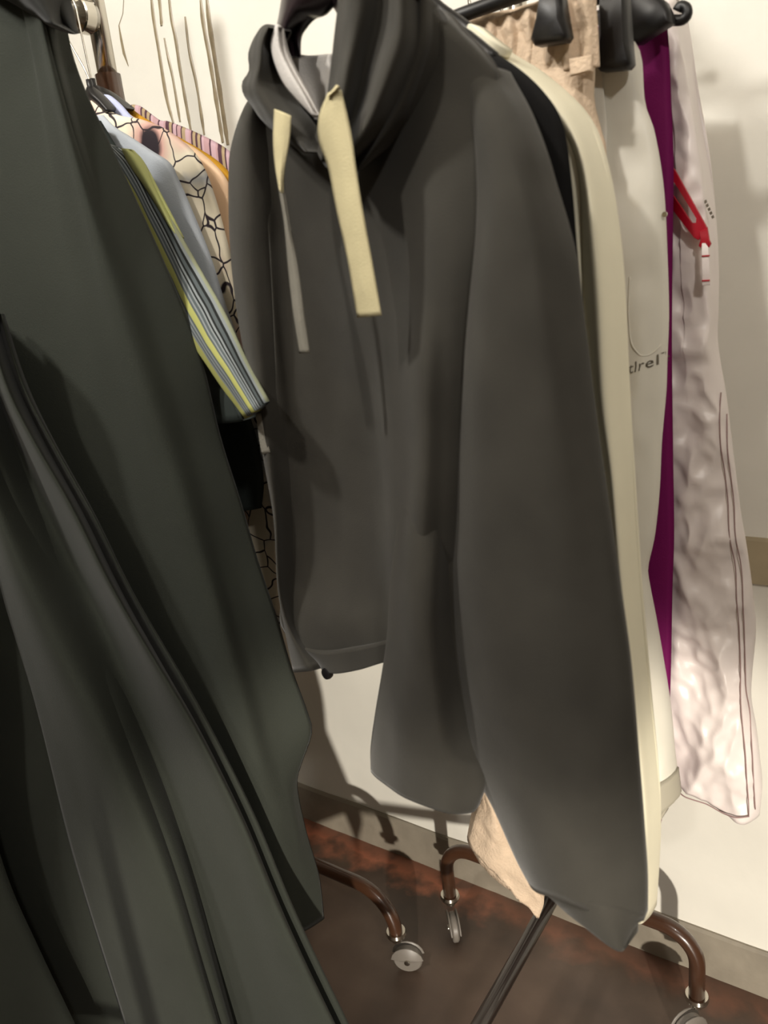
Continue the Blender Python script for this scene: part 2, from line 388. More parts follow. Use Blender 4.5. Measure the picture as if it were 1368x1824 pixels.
# left rack
LX, LY = -1.178, .975
lk = thing('clothes_rack', 'clothes rack with chrome rail and brown post, standing behind the dark green coat', 'clothes rack', (LX, .4, 0))
for y, a1 in ((LY, math.radians(25)), (-.25, .5)):
    tube('base_tube', bend_path(LX * 2 + .785, -.785, y, .095, .183, .085), .0138, M_brown, lk, 16)
    caster(lk, -.785, y, .088, a1); caster(lk, LX * 2 + .785, y, .088, 2.6)
    tube('post', [(LX, y, .18), (LX, y, 1.735)], .0215, M_brown, lk, 20)
    tube('post_extension', [(LX, y, 1.735), (LX, y, 2.0)], .0165, M_chrome, lk, 20)
tube('rail', [(LX, -.3, 1.818), (LX, LY - .012, 1.818)], .0235, M_chrome, lk, 24)
lathe('joint', [(.0235, 0), (.026, .002), (.026, .02), (.02, .024)], (LX, LY - .04, 1.818), (0, 1, 0), M_chrome, lk)

# ------------------------------------------------------------------ hooded sweatshirt
A = Pl(-.50, .66, 10)
hd = thing('hooded_sweatshirt', 'charcoal hooded sweatshirt with cream flat drawstrings hanging at the front of the rack', 'sweatshirt', A.loc(0, .86))
p = A.pts
body = sheet('body', M_grey, hd, [
    p([(452, 185), (470, 300), (488, 600), (498, 900), (500, 1060), (499, 1110), (520, 1145), (540, 1165)], -.02),
    p([(505, 230), (515, 400, -.04), (540, 700, -.05), (555, 1000, -.045), (560, 1120), (568, 1172)], -.022),
    p([(560, 275), (580, 400, -.04), (610, 700, -.06), (620, 1000, -.055), (622, 1110), (628, 1170)], -.028),
    p([(650, 120), (665, 400), (680, 700, -.05), (690, 1000, -.05), (692, 1100, -.03), (698, 1160)], -.02),
    p([(735, 10), (740, 250), (750, 480, .006), (746, 700, .03), (742, 1000, .03), (740, 1110, .015), (740, 1150)], .0),
    p([(810, 62), (815, 250), (805, 600, .016), (795, 900, .02), (785, 1130, .0)], .0),
    p([(882, 132), (905, 300), (880, 600), (850, 900), (830, 1110)], -.012)], A.n, 56, 80, .006, .03, .004, (9, 9, 5))
hb = sheet('hem_band', M_grey, hd, [p([(519, 1140), (560, 1172), (572, 1190)], -.02), p([(570, 1160), (590, 1182), (600, 1197)], -.014), p([(630, 1155), (640, 1178), (645, 1190)], -.014), p([(690, 1142), (692, 1160), (692, 1176)], -.012), p([(790, 1110), (792, 1135), (794, 1150)], -.012)], A.n, 30, 10, .006, .02)
lathe('toggle', [(.004, -.005), (.0075, -.004), (.0085, 0), (.0075, .004), (.004, .005)], A.hit(583, 1199, -.012), A.n, M_black, hd)
ls = sheet('sleeve', M_grey, hd, [
    p([(470, 150), (440, 195), (420, 250), (412, 310), (415, 450), (434, 600), (460, 720), (484, 850), (502, 970), (510, 1080), (516, 1140), (526, 1194)], -.03),
    p([(478, 160), (455, 220), (448, 330), (452, 500), (476, 700), (500, 900), (516, 1080), (558, 1190)], -.012),
    p([(488, 180), (490, 260), (492, 400), (497, 600), (512, 800), (522, 1000), (536, 1110), (588, 1184)], -.03)], A.n, 20, 70, .012, .03, .003, (9, 9, 6))
rs = sheet('sleeve', M_grey, hd, [
    p([(830, 110, -.02), (848, 250, -.008), (850, 400), (826, 650), (808, 900), (800, 1150), (828, 1330), (880, 1440), (920, 1530), (945, 1575)], -.004),
    p([(845, 112, -.02), (890, 300, .012), (885, 500), (870, 800), (880, 1150), (940, 1400), (1000, 1590)], .03),
    p([(862, 118, -.02), (925, 290, .012), (960, 500), (985, 800), (1000, 1150), (1040, 1400), (1075, 1618)], .026),
    p([(880, 128, -.02), (920, 188, -.01), (951, 266), (972, 335), (1010, 455), (1030, 600), (1055, 780), (1080, 930), (1100, 1060), (1120, 1200), (1136, 1400), (1147, 1560), (1147, 1640)], .0)], A.n, 40, 90, .01, .035, .0035, (9, 9, 6))
tip = sheet('cuff', M_grey, rs, [p([(944, 1568), (985, 1598)], .012), p([(1000, 1582), (1040, 1640)], .03), p([(1075, 1605), (1108, 1688)], .03), p([(1146, 1630), (1128, 1660)], .004)], A.n, 20, 10, .006, .02)
lo = sheet('sleeve_fold', M_grey, hd, [
    p([(722, 830, -.04), (706, 950, -.014), (694, 1050, .002), (687, 1150), (668, 1270), (660, 1330), (660, 1368)], .014),
    p([(748, 830, .012), (741, 950, .032), (736, 1050, .044), (735, 1150), (725, 1290), (722, 1412)], .048),
    p([(788, 830, .004), (781, 950, .026), (776, 1050, .04), (775, 1150), (788, 1300), (795, 1440)], .046),
    p([(818, 830, -.03), (809, 950, -.004), (806, 1050, .01), (805, 1150), (828, 1310), (862, 1388), (845, 1446)], .02)], A.n, 36, 70, .008, .03, .003, (9, 9, 6))
# hood: right flap, left flap, pale lining
sheet('hood', M_grey, hd, [
    p([(604, -40), (600, 20), (594, 80), (585, 150), (577, 200), (568, 262)], .015),
    p([(645, -40), (640, 40), (625, 130), (606, 210), (580, 285)], .05),
    p([(690, -30), (680, 60), (655, 160), (625, 240), (592, 300)], .028),
    p([(720, -20), (715, 70), (690, 160), (650, 240), (606, 305)], .048),
    p([(752, 0), (750, 90), (720, 170), (680, 240), (620, 300)], .022),
    p([(790, 45), (785, 110), (755, 180), (705, 245), (632, 290)], .0)], A.n, 48, 40, .006, .02, .004, (20, 20, 16))
sheet('hood', M_grey, hd, [
    p([(486, 44), (476, 45), (458, 62), (446, 95), (447, 125), (434, 146), (436, 168), (452, 190), (470, 215), (505, 245), (548, 273)], .0),
    p([(489, 50), (478, 75), (470, 120), (466, 160), (490, 200), (525, 240), (560, 272)], .032),
    p([(492, 55), (486, 90), (494, 130), (515, 175), (545, 215), (566, 262)], .014)], A.n, 30, 40, .008, .02, .004, (20, 20, 16))
sheet('hood_lining', M_lining, hd, [p([(492, 42), (482, 72), (486, 105), (505, 150), (535, 185), (560, 210)], .03), p([(498, 48), (502, 90), (520, 130), (543, 168), (563, 204)], .034), p([(502, 55), (514, 95), (532, 135), (550, 168), (566, 200)], .018)], A.n, 12, 30, .002, .004, label='pale grey inside edge of the hood')
sheet('hood_lining', M_lining, hd, [p([(512, 92), (525, 130), (545, 170), (560, 212)], -.02), p([(550, 99), (560, 140), (568, 180), (570, 215)], -.03), p([(592, 96), (592, 140), (590, 180), (585, 220)], -.02)], A.n, 12, 20, .002, .006, label='pale grey lining at the back of the neck')
def strap(parent, Lp, Rp, d, mt, name='drawstring', th=.0025, lab=None):
    sheet(name, mt, parent, [p(Lp, d), p([((a[0] + b_[0]) / 2, (a[1] + b_[1]) / 2) for a, b_ in zip(Lp, Rp)], d + .003), p(Rp, d)], A.n, 8, 40, .0, th, .0012, (25, 25, 25), label=lab)
strap(hd, [(584, 165), (568, 205), (567, 250), (584, 300), (600, 380), (618, 460), (636, 566)], [(608, 160), (619, 205), (628, 250), (636, 310), (651, 400), (664, 470), (680, 562)], .062, M_strap, lab='wide cream flat drawstring hanging at the front')
strap(hd, [(580, 172), (590, 162), (599, 151)], [(586, 172), (596, 164), (604, 157)], .066, M_strap, 'drawstring_loop')
strap(hd, [(488, 194), (486, 250), (490, 300), (497, 340)], [(519, 207), (516, 250), (507, 300), (503, 345)], .045, M_strap, lab='left cream drawstring, twisted')
strap(hd, [(494, 325), (506, 400), (513, 480), (522, 560), (533, 630)], [(504, 325), (516, 400), (530, 470), (541, 550), (552, 629)], .043, M_strapb, lab='back of the left drawstring, shade put into its grey colour')  # twisted lower half: its shade is in the greyer webbing colour
# its hanger
hg = thing('coat_hanger', 'broad dark plum plastic hanger inside the hood of the charcoal sweatshirt', 'hanger', A.loc(0, 1.5))
sheet('hanger_body', M_plum, hg, [p([(512, -40), (503, 0), (497, 40), (492, 68), (505, 96), (514, 102)], -.012), p([(540, -50), (532, 0), (520, 30), (512, 60), (516, 88), (518, 100)], .006), p([(620, -20), (580, 24), (556, 32), (538, 48), (526, 64), (522, 98)], -.012)], A.n, 16, 30, .006, .012)
sheet('hanger_arm', M_plum, hg, [p([(600, -50), (700, -20), (790, 30), (860, 110)], -.02), p([(600, -20), (690, 5), (775, 55), (845, 130)], -.008), p([(600, 24), (680, 35), (760, 80), (835, 145)], -.02)], A.n, 10, 30, .006, .012)
hx = A.loc(0, 0)
hp = [A.hit(590, -40, -.02), A.loc(.0, 1.74, -.01), Vector((hx.x + .01, hx.y, 1.79)), Vector((hx.x - .012, hx.y, 1.815)), Vector((RX - .022, hx.y, 1.835)), Vector((RX, hx.y, 1.853)), Vector((RX + .023, hx.y, 1.833)), Vector((RX + .02, hx.y, 1.815))]
tube('hook', hp, .002, M_chrome, hg, 8, True, 30)

# ------------------------------------------------------------------ other garments of the right rack
def garment(name, label, cat, pl, mt, Rpx, lefts, zbot, d=0, w=.012, th=.02, amp=.006, fs=(14, 14, 3), mids=(), group=None, part='body', **kw):
    """Rpx traced right outline; lefts hidden left outline in plane coordinates"""
    zb = zbot
    root = thing(name, label, cat, pl.loc(0, zb), group)
    Lp = pl.pts([q if abs(q[0]) > 5 else ('l',) + q for q in lefts], d); Rp = pl.pts(Rpx, d)
    o = sheet(part, mt, root, [Lp] + [pl.pts(q) for q in mids] + [Rp], pl.n, kw.pop('nu', 44), kw.pop('nv', 80), w, th, amp, fs, **kw)
    return root, o
def clip_hanger(label, pl, clips, barz, ends, hookx=0, sc=1.0):
    r_ = thing('clip_hanger', label, 'hanger', pl.loc(0, barz), 'black clip hangers on the right rack')
    a = pl.loc(ends[0], barz, .03); b2 = pl.loc(ends[1], barz, .03)
    tube('bar', [a, b2], .0075, M_black, r_, 12)
    for c in clips:
        pts = pl.pts(c, .05)
        prism('clip', pts, pl.n, .024, M_black, r_, .005)
    k = pl.loc(hookx, 0); y0 = k.y
    tube('hook', [pl.loc(hookx, barz, .012), pl.loc(hookx, barz + .06, .01), Vector((RX - .012, y0, 1.80)), Vector((RX - .02, y0, 1.83)), Vector((RX, y0, 1.852)), Vector((RX + .022, y0, 1.832)), Vector((RX + .018, y0, 1.815))], .002, M_chrome, r_, 8, True, 26)
    return r_
# black top behind the sweatshirt
B = Pl(-.49, .735, 8)
bk_, bb = garment('black_top', 'black long-sleeved top squeezed between the charcoal sweatshirt and the cream dress', 'top', B, M_vel,
    [(800, 48), (850, 78), (915, 115), (970, 165), (1004, 225), (1019, 330), (1029, 450), (1044, 600), (1060, 760), (1078, 920), (1080, 960)], [(610, 112), (540, 160), (470, 230), (-.2, 1.35), (-.16, 1.2), (-.1, 1.0)], .95, th=.025)
for (px, py) in ((1024, 462), (1033, 588)): lathe('button', [(.001, -.001), (.003, -.001), (.003, .001), (.001, .001)], near_surf(bb, B.hit(px, py), B.n, .001), B.n, M_chrome, bk_)
kh = thing('coat_hanger', 'thin black hanger carrying the black top, its arm showing above the shoulder', 'hanger', B.loc(0, 1.6))
tube('arm', [B.hit(700, -40), B.hit(745, 5), B.hit(800, 45), B.hit(835, 68), B.hit(880, 105)], .006, M_black, kh, 10, True, 20)
tube('arm', [B.hit(700, -40), B.hit(640, 60, -.01), B.hit(560, 150, -.01), B.hit(480, 220, -.01)], .006, M_black, kh, 10, True, 20)
k = B.loc(0, 0); tube('hook', [B.hit(700, -40), B.loc(0, 1.74), (RX - .02, k.y, 1.83), (RX, k.y, 1.852), (RX + .022, k.y, 1.832)], .002, M_chrome, kh, 8, True, 20)
# cream dress
C = Pl(-.49, .80, 7)
cd, cb = garment('cream_dress', 'long cream silky dress hanging just behind the black top', 'dress', C, M_cream,
    [(838, 52), (868, 68), (908, 95), (952, 120), (1003, 162), (1042, 205), (1066, 262), (1088, 355), (1104, 480), (1113, 650), (1122, 850), (1135, 1050), (1150, 1230), (1162, 1360), (1168, 1460), (1166, 1550), (1161, 1628)],
    [(620, 112), (560, 150), (500, 230), (-.18, 1.35), (-.1, 1.1), (.02, .9), (.1, .75), (1050, 1400), (1090, 1530), (1130, 1632)], .45, w=.012, th=.03, amp=.004, fs=(10, 10, 2),
    mids=[[(822, 60, .01), (880, 130, .02), (960, 260, .02), (985, 480, .012), (1000, 850, .012), (1060, 1230, .012), (1105, 1460, .01), (1136, 1638, .01)],
          [(830, 56, .015), (890, 110, .02), (980, 200, .02), (1030, 300, .01), (1040, 480, .002), (1058, 700, .0), (1080, 850, .0), (1098, 1050, .0), (1118, 1230, .005), (1140, 1460, .005), (1142, 1636, .006)],
          [(834, 54, .015), (898, 102, .024), (1000, 190, .03), (1048, 290, .028), (1072, 480, .026), (1085, 700, .024), (1102, 850, .022), (1117, 1050, .022), (1135, 1230, .02), (1156, 1460, .015), (1150, 1635, .01)]])
sheet('collar', M_cream, cd, [C.pts([(834, 48), (828, 60)], .03), C.pts([(848, 45), (842, 72)], .04), C.pts([(880, 70), (874, 92)], .04), C.pts([(912, 92), (905, 104)], .03)], C.n, 14, 6, .006, .012)
ch = thing('coat_hanger', 'black hanger with rubbery arm above the cream dress collar', 'hanger', C.loc(0, 1.6))
tube('arm', [C.hit(730, -40), C.hit(775, 10), C.hit(815, 40), C.hit(850, 66), C.hit(900, 100)], .007, M_black, ch, 10, True, 20)
tube('arm', [C.hit(730, -40), C.hit(650, 60, -.01), C.hit(575, 150, -.01), C.hit(500, 220, -.01)], .007, M_black, ch, 10, True, 20)
k = C.loc(0, 0); tube('hook', [C.hit(730, -40), C.loc(0, 1.74), (RX - .02, k.y, 1.83), (RX, k.y, 1.852), (RX + .022, k.y, 1.832)], .002, M_chrome, ch, 8, True, 20)
# beige linen trousers
D = Pl(-.48, .875, 6)
ld, lb = garment('linen_trousers', 'beige linen trousers with gathered elastic waist clipped to a black hanger', 'trousers', D, M_linen,
    [(1062, -12), (1060, 60), (1058, 130), (1056, 180), (1068, 230), (1080, 300), (1075, 600), (1065, 900), (1050, 1200), (1000, 1450), (968, 1605)],
    [(800, 55), (-.17, 1.55), (-.19, 1.4), (-.13, 1.0), (850, 1250), (846, 1400), (832, 1490)], .2, w=.012, th=.02, amp=.008, fs=(30, 30, 5),
    mids=[[(950, 10, .0), (955, 60, .006), (990, 300, .012), (960, 800, .012), (905, 1200, .02), (880, 1400, .02), (898, 1565, .014)]])
def wtop(x): return 50 - (x - 820) * .30 if x < 1000 else -4 - (x - 1000) * .08
sheet('waistband', M_linen, ld, [D.pts([(x, wtop(x)), (x + 4, wtop(x) + 50), (x + (8 if i % 2 else -2), 152 - (x - 820) * .14)], .013 if i % 2 else .021) for i, x in enumerate(list(range(805, 1060, 17)) + [1061])], D.n, 90, 26, .003, .012, .0045, (9, 9, 46))
prism('belt_loop', D.pts([(1012, 104), (1054, 97), (1053, 126), (1014, 136)], .033), D.n, .006, M_linen, ld, .002)
sheet('hem', M_linen, ld, [D.pts([(862, 1392), (846, 1446), (832, 1490)], .02), D.pts([(880, 1430), (885, 1490), (890, 1558)], .03), D.pts([(905, 1470), (925, 1540), (938, 1606)], .018), D.pts([(938, 1562), (968, 1600), (960, 1636)], .012)], D.n, 24, 20, .008, .02, .006, (30, 30, 30))
clip_hanger('black clip hanger gripping the beige linen waistband', D, [[(958, -20), (992, -20), (1000, 30), (1006, 62), (1000, 72), (948, 80), (941, 68), (950, 30)], [(780, 40), (800, 34), (812, 95), (780, 100)]], D.hit(900, 18).z, (-.17, .19))
# white shell trousers with grey lettering
E_ = Pl(-.47, .945, 6)
wd, wb = garment('white_trousers', 'white shell trousers with grey lettering on the thigh and a grey turned hem', 'trousers', E_, M_wpant,
    [(1128, 72), (1140, 100), (1146, 180), (1164, 232), (1180, 330), (1186, 450), (1189, 560), (1186, 640), (1184, 700), (1176, 790), (1172, 880), (1163, 960), (1150, 1016), (1153, 1045), (1168, 1118), (1191, 1254), (1199, 1340), (1205, 1388)],
    [(-.15, 1.66), (-.16, 1.5), (-.17, 1.2), (-.15, .9), (-.12, .6)], .5, w=.02, th=.03, amp=.007, fs=(10, 10, 6),
    ridged=True, mids=[[(1050, 90, .005), (1048, 330, .012), (1060, 700, .01), (1070, 1000, .01), (1090, 1250, .01), (1125, 1405, .01)], [(1072, 85, .012), (1085, 240, .0), (1120, 450, .012), (1125, 700, .012), (1115, 1000, .012), (1145, 1250, .012), (1170, 1400, .012)]])
hemw = sheet('hem_cuff', M_cuff, wd, [E_.pts([('l', -.10, .60), ('l', -.10, .54)], .0), E_.pts([(1128, 1400), (1135, 1466)], .022), E_.pts([(1170, 1392), (1176, 1442)], .024), E_.pts([(1206, 1376), (1211, 1418)], .004)], E_.n, 20, 8, .02, .03, label='grey turned-up hem')
tube('fly_seam', [near_surf(wb, E_.hit(*q), E_.n, .001) for q in ((1074, 120), (1073, 160), (1072, 200), (1070, 232))], .0012, M_wpant, wd, 6, True, 12)
pk_ = [(1141, 490), (1139, 560), (1143, 605), (1158, 628), (1172, 626), (1184, 612)]
tube('pocket_seam', [near_surf(wb, E_.hit(*q), E_.n, .0005) for q in resample([Vector((a, b_, 0)) for a, b_ in pk_], 16) for q in [(q.x, q.y)]], .0009, M_wpant, wd, 6, True, 30)
lathe('button', [(.001, -.001), (.0028, -.001), (.0028, .001), (.001, .001)], E_.hit(1184, 382, .006), E_.n, M_chrome, wd)
# lettering laid onto the cloth
fc = bpy.data.curves.new('lettering_curve', 'FONT'); fc.body = "atlrel's"; fc.size = 1; fc.resolution_u = 3; fc.space_character = 1.06
to = bpy.data.objects.new('lettering_tmp', fc); COL.objects.link(to); bpy.context.view_layer.update()
tm = bpy.data.meshes.new_from_object(to.evaluated_get(bpy.context.evaluated_depsgraph_get())); bpy.data.objects.remove(to)
bm = bmesh.new(); bm.from_mesh(tm); bmesh.ops.triangulate(bm, faces=bm.faces); bmesh.ops.subdivide_edges(bm, edges=bm.edges, cuts=1)
wx = max(v_.co.x for v_ in bm.verts)
tv = []
for v_ in bm.verts:
    # baseline rises to the right across the thigh
    px = 1114 + v_.co.x * 25.5; py = 661 - .30 * (px - 1135) - v_.co.y * 27
    tv.append(near_surf(wb, E_.hit(px, py, .02), E_.n, .0012))
keep = [f_ for f_ in bm.faces if all(1114 + v_.co.x * 25.5 < 1183 for v_ in f_.verts)]
mk('lettering', tv, [tuple(x.index for x in f_.verts) for f_ in keep], M_ink, wd, False, label='grey printed lettering'); bm.free()
clip_hanger('black clip hanger holding the white shell trousers', E_, [[(1064, -40), (1108, -40), (1112, 20), (1116, 80), (1119, 112), (1112, 121), (1066, 126), (1058, 116), (1062, 60)]], E_.hit(1085, 5).z, (-.17, .2))
# purple trousers
G = Pl(-.46, 1.01, 5)
pd, pb = garment('purple_trousers', 'deep purple trousers hanging between the white trousers and the ski trousers', 'trousers', G, M_purple,
    [(1188, 40), (1193, 100), (1196, 180), (1200, 280), (1199, 400), (1197, 600), (1199, 800), (1201, 950), (1198, 1050), (1195, 1200), (1190, 1330), (1182, 1440), (1172, 1492)],
    [(-.15, 1.66), (-.16, 1.4), (-.14, 1.0), (-.1, .52)], .5, w=.008, th=.012, amp=.003)
gh = clip_hanger('black clip hanger with a curled end beside the purple trousers', G, [[(1112, -30), (1150, -25), (1180, 0), (1190, 20), (1192, 38), (1160, 58), (1135, 75), (1114, 80), (1108, 30)]], G.hit(1150, 20).z, (-.17, .17))
tube('bar_end', [G.hit(1150, 30, .02), G.hit(1182, 32, .02), G.hit(1200, 36, .02), G.hit(1216, 35, .02), G.hit(1224, 26, .02), G.hit(1222, 14, .02), G.hit(1212, 11, .02), G.hit(1206, 20, .02)], .0055, M_black, gh, 10, True, 30)
# ski trousers
S = Pl(-.45, 1.065, 3)
sk = thing('ski_trousers', 'white crinkled ski trousers with a red zip strap, hanging nearest the wall', 'trousers', S.loc(0, .5))
sb = sheet('leg', M_ski, sk, [
    S.pts([('l', -.12, 1.68), ('l', -.12, 1.3), ('l', -.10, 1.0), ('l', -.05, .75), ('l', -.02, .58)], .0),
    S.pts([(1150, 10, .01), (1165, 300, .01), (1170, 700, .012), (1175, 1100, .012), (1190, 1380, .01)]),
    S.pts([(1190, 5, .014), (1215, 300, .016), (1230, 600, .016), (1245, 900, .016), (1262, 1200, .016), (1268, 1428, .016)]),
    S.pts([(1206, 0, .008), (1226, 130, .008), (1252, 300, .012), (1260, 500, .012), (1266, 700, .012), (1288, 900, .01), (1305, 1150, .01), (1318, 1320, .01), (1322, 1455, .01)]),
    S.pts([(1208, -4), (1222, 60), (1226, 105), (1233, 165), (1246, 235), (1259, 305), (1268, 365), (1275, 430), (1277, 500), (1275, 560), (1273, 600), (1281, 650), (1291, 700), (1301, 780), (1311, 860), (1319, 920), (1328, 970), (1337, 1030), (1343, 1080), (1346, 1130), (1339, 1200), (1337, 1250), (1346, 1300), (1352, 1350), (1357, 1400), (1353, 1452)], -.004)],
    S.n, 80, 190, .012, .03, .011, (13, 13, 9), True)
def seam(parent, surf, pl, pxs, r, mt, name='seam', n=40, off=.0008, lab=None):
    q = resample([Vector((a, b_, 0)) for a, b_ in pxs], n)
    c = [near_surf(surf, pl.hit(v_.x, v_.y, .01), pl.n, off) for v_ in q]
    for _ in range(4): c = [c[0]] + [(c[i - 1] + c[i] * 2 + c[i + 1]) / 4 for i in range(1, len(c) - 1)] + [c[-1]]
    return tube(name, [v_ + pl.n * .003 for v_ in c], r, mt, parent, 6, True, 0, lab)
seam(sk, sb, S, [(1283, 700), (1288, 800), (1298, 900), (1310, 1000), (1318, 1080), (1322, 1150), (1323, 1230), (1328, 1300), (1334, 1370), (1338, 1445)], .0008, M_seam, n=60)
seam(sk, sb, S, [(1291, 740), (1298, 830), (1308, 920), (1318, 1000), (1325, 1060), (1329, 1150), (1330, 1230), (1337, 1300), (1343, 1370), (1346, 1440)], .0008, M_seam, n=60)
seam(sk, sb, S, [(1206, 1390), (1235, 1404), (1270, 1423), (1300, 1438), (1338, 1444)], .001, M_seam, n=30)
# red zip strap: slotted loop, bracket and white pull
def flat(name, pxs, d, th, mt, parent, bev=.001, lab=None): return prism(name, S.pts(pxs, d), S.n, th, mt, parent, bev, lab)
zd = .045
zs = flat('zip_strap', [(1196, 296), (1202, 303), (1257, 402), (1258, 410), (1244, 428), (1236, 424), (1196, 372), (1196, 345), (1232, 398), (1240, 398), (1241, 390), (1207, 334), (1196, 318)], zd, .005, M_red, sk, .0008, 'red slotted zip strap')
flat('bracket', [(1246, 412), (1259, 404), (1263, 428), (1266, 434), (1262, 441), (1257, 434), (1250, 434), (1248, 442), (1244, 438), (1247, 428)], zd + .001, .005, M_red, zs, .0008)
zp = flat('zip_pull', [(1250, 432), (1261, 431), (1264, 470), (1265, 508), (1251, 509), (1249, 470)], zd + .001, .004, M_ski, zs, .0008, 'white zip pull with red stitching')
for y0 in (455, 499): flat('stitch', [(1250, y0), (1264, y0 - 1), (1264, y0 + 1.5), (1250, y0 + 2.5)], zd + .0022, .0015, M_red, zs, .0002)
# small printed mark, letters too small to read
for k in range(5):
    x0, y0 = 1255 + k * 3.2, 357 + k * 6.8
    flat('printed_mark', [(x0 - 1.5, y0 + 1.5), (x0 + 2.6, y0 - 1.6), (x0 + 4.4, y0 + 3.2), (x0 + .6, y0 + 5.8)], .024, .001, M_ink, sk, .0001)
sh_ = thing('clip_hanger', 'black clip hanger hidden behind the purple trousers, holding the ski trousers', 'hanger', S.loc(0, 1.66), 'black clip hangers on the right rack')
tube('bar', [S.loc(-.16, 1.685, -.005), S.loc(.16, 1.685, -.005)], .007, M_black, sh_, 12)
k = S.loc(0, 0); tube('hook', [S.loc(0, 1.685), S.loc(0, 1.75), (RX - .02, k.y, 1.83), (RX, k.y, 1.852), (RX + .022, k.y, 1.832)], .002, M_chrome, sh_, 8, True, 20)

# ------------------------------------------------------------------ garments of the left rack (from the wall towards the room)
def lg(name, label, cat, y, ang, mt, Rpx, zb, left=-.2, ztop=1.66, **kw):
    pl = Pl(LX, y, ang)
    return garment(name, label, cat, pl, mt, Rpx, [(-.05, ztop), (left, ztop - .08), (left - .04, ztop - .3), (left - .03, (ztop + zb) / 2), (left, zb)], zb, **kw) + (pl,)
GL = 'garments on the left rack'
lg('striped_blouse', 'pink and plum striped blouse hanging farthest back on the left rack', 'blouse', .948, 0, M_stripe,
   [(238, 186), (252, 190), (285, 214), (300, 216), (350, 236), (405, 266), (425, 300), (440, 420), (450, 600), (455, 760)], 1.0, w=.007, th=.005, amp=.002)
lg('mustard_top', 'mustard yellow top hanging in front of the striped blouse', 'top', .925, 0, M_yellow,
   [(203, 174), (216, 178), (250, 205), (300, 234), (350, 262), (386, 285), (412, 312), (430, 350), (440, 450), (450, 600), (455, 760)], 1.0, w=.007, th=.005, amp=.002)
lg('peach_blouse', 'peach blouse whose shoulder shows between the floral and mustard tops', 'blouse', .906, 0, M_peach,
   [(205, 186), (250, 215), (300, 240), (345, 262), (378, 288), (402, 316), (412, 345), (416, 420), (424, 520), (440, 680)], 1.1, w=.007, th=.005, amp=.002)
lg('lilac_shirt', 'lilac shirt collar peeking out behind the floral blouse', 'shirt', .888, 0, M_lilac,
   [(180, 168), (196, 170), (216, 186), (234, 206), (262, 230), (300, 262), (340, 340), (360, 500)], 1.2, w=.006, th=.005, amp=.002)
fl, fb, fp = lg('floral_blouse', 'ivory blouse printed with black line-drawn pink flowers, left rack', 'blouse', .868, 0, M_floral,
   [(172, 178), (186, 190), (214, 206), (250, 212), (292, 228), (330, 255), (352, 278), (370, 312), (388, 365), (404, 425), (418, 480), (432, 540), (446, 600), (462, 700), (480, 800), (496, 910), (500, 1000), (500, 1110), (490, 1150)], .8, w=.009, th=.006, amp=.003)
bl, bb2, bp2 = lg('blue_grey_shirt', 'pale blue-grey shirt with a crisp shoulder between floral blouse and lime-edged knit', 'shirt', .842, 0, M_blue,
   [(185, 205), (205, 226), (232, 243), (270, 268), (303, 290), (318, 318), (345, 380), (375, 455), (400, 535), (420, 592), (436, 645), (455, 690), (470, 730)], 1.15, w=.01, th=.006, amp=.002)
tl, tb, tp = lg('dark_teal_blouse', 'dark teal blouse almost hidden beneath the lime-edged striped sleeve', 'blouse', .816, 0, M_teal,
   [(180, 215), (230, 300), (300, 440), (370, 580), (420, 680), (445, 740), (462, 800), (470, 860), (466, 905)], .95, w=.01, th=.006, amp=.006, fs=(24, 24, 10))
# lime and grey striped knit sleeve
K2 = Pl(LX, .79, 0)
kn = thing('striped_knit_shirt', 'grey knit shirt with lime green striped short sleeve beside the dark coat', 'shirt', K2.loc(0, 1.2))
sheet('sleeve', M_knit, kn, [
    K2.pts([(150, 250), (200, 330), (262, 460, .01), (330, 590, .05), (385, 675, .09), (437, 746, .12)], -.012),
    K2.pts([(185, 255), (235, 330), (300, 460, .03), (355, 570, .07), (405, 650, .11), (457, 732, .135)], .012),
    K2.pts([(218, 266), (240, 276), (256, 292), (300, 380, .01), (350, 468, .03), (400, 556, .06), (440, 642, .09), (478, 714, .12)], -.004)], K2.n, 40, 50, .005, .008, .002)
sheet('shoulder_edge', M_lime, kn, [K2.pts([(216, 264), (228, 290), (262, 340), (305, 410)], .012), K2.pts([(226, 265), (244, 292), (276, 345), (316, 418)], .018), K2.pts([(236, 268), (256, 290), (290, 356), (326, 426)], .008)], K2.n, 10, 24, .003, .006, label='lime green edge band')
sheet('body', M_teal, kn, [K2.pts([('l', -.05, 1.66), ('l', -.2, 1.56), ('l', -.22, 1.3), ('l', -.2, 1.15)], -.02), K2.pts([(100, 230), (200, 420), (330, 640, .0), (376, 700, .03), (398, 752, .04)], -.01), K2.pts([(190, 260), (300, 480), (390, 660, .03), (415, 700, .05), (432, 742, .06)], -.02)], K2.n, 24, 40, .01, .02, .004)
sheet('hang_tag', M_strapb, kn, [K2.pts([(456, 738), (461, 780), (466, 810)], .1), K2.pts([(466, 736), (474, 780), (482, 806)], .1)], K2.n, 6, 10, .001, .003)
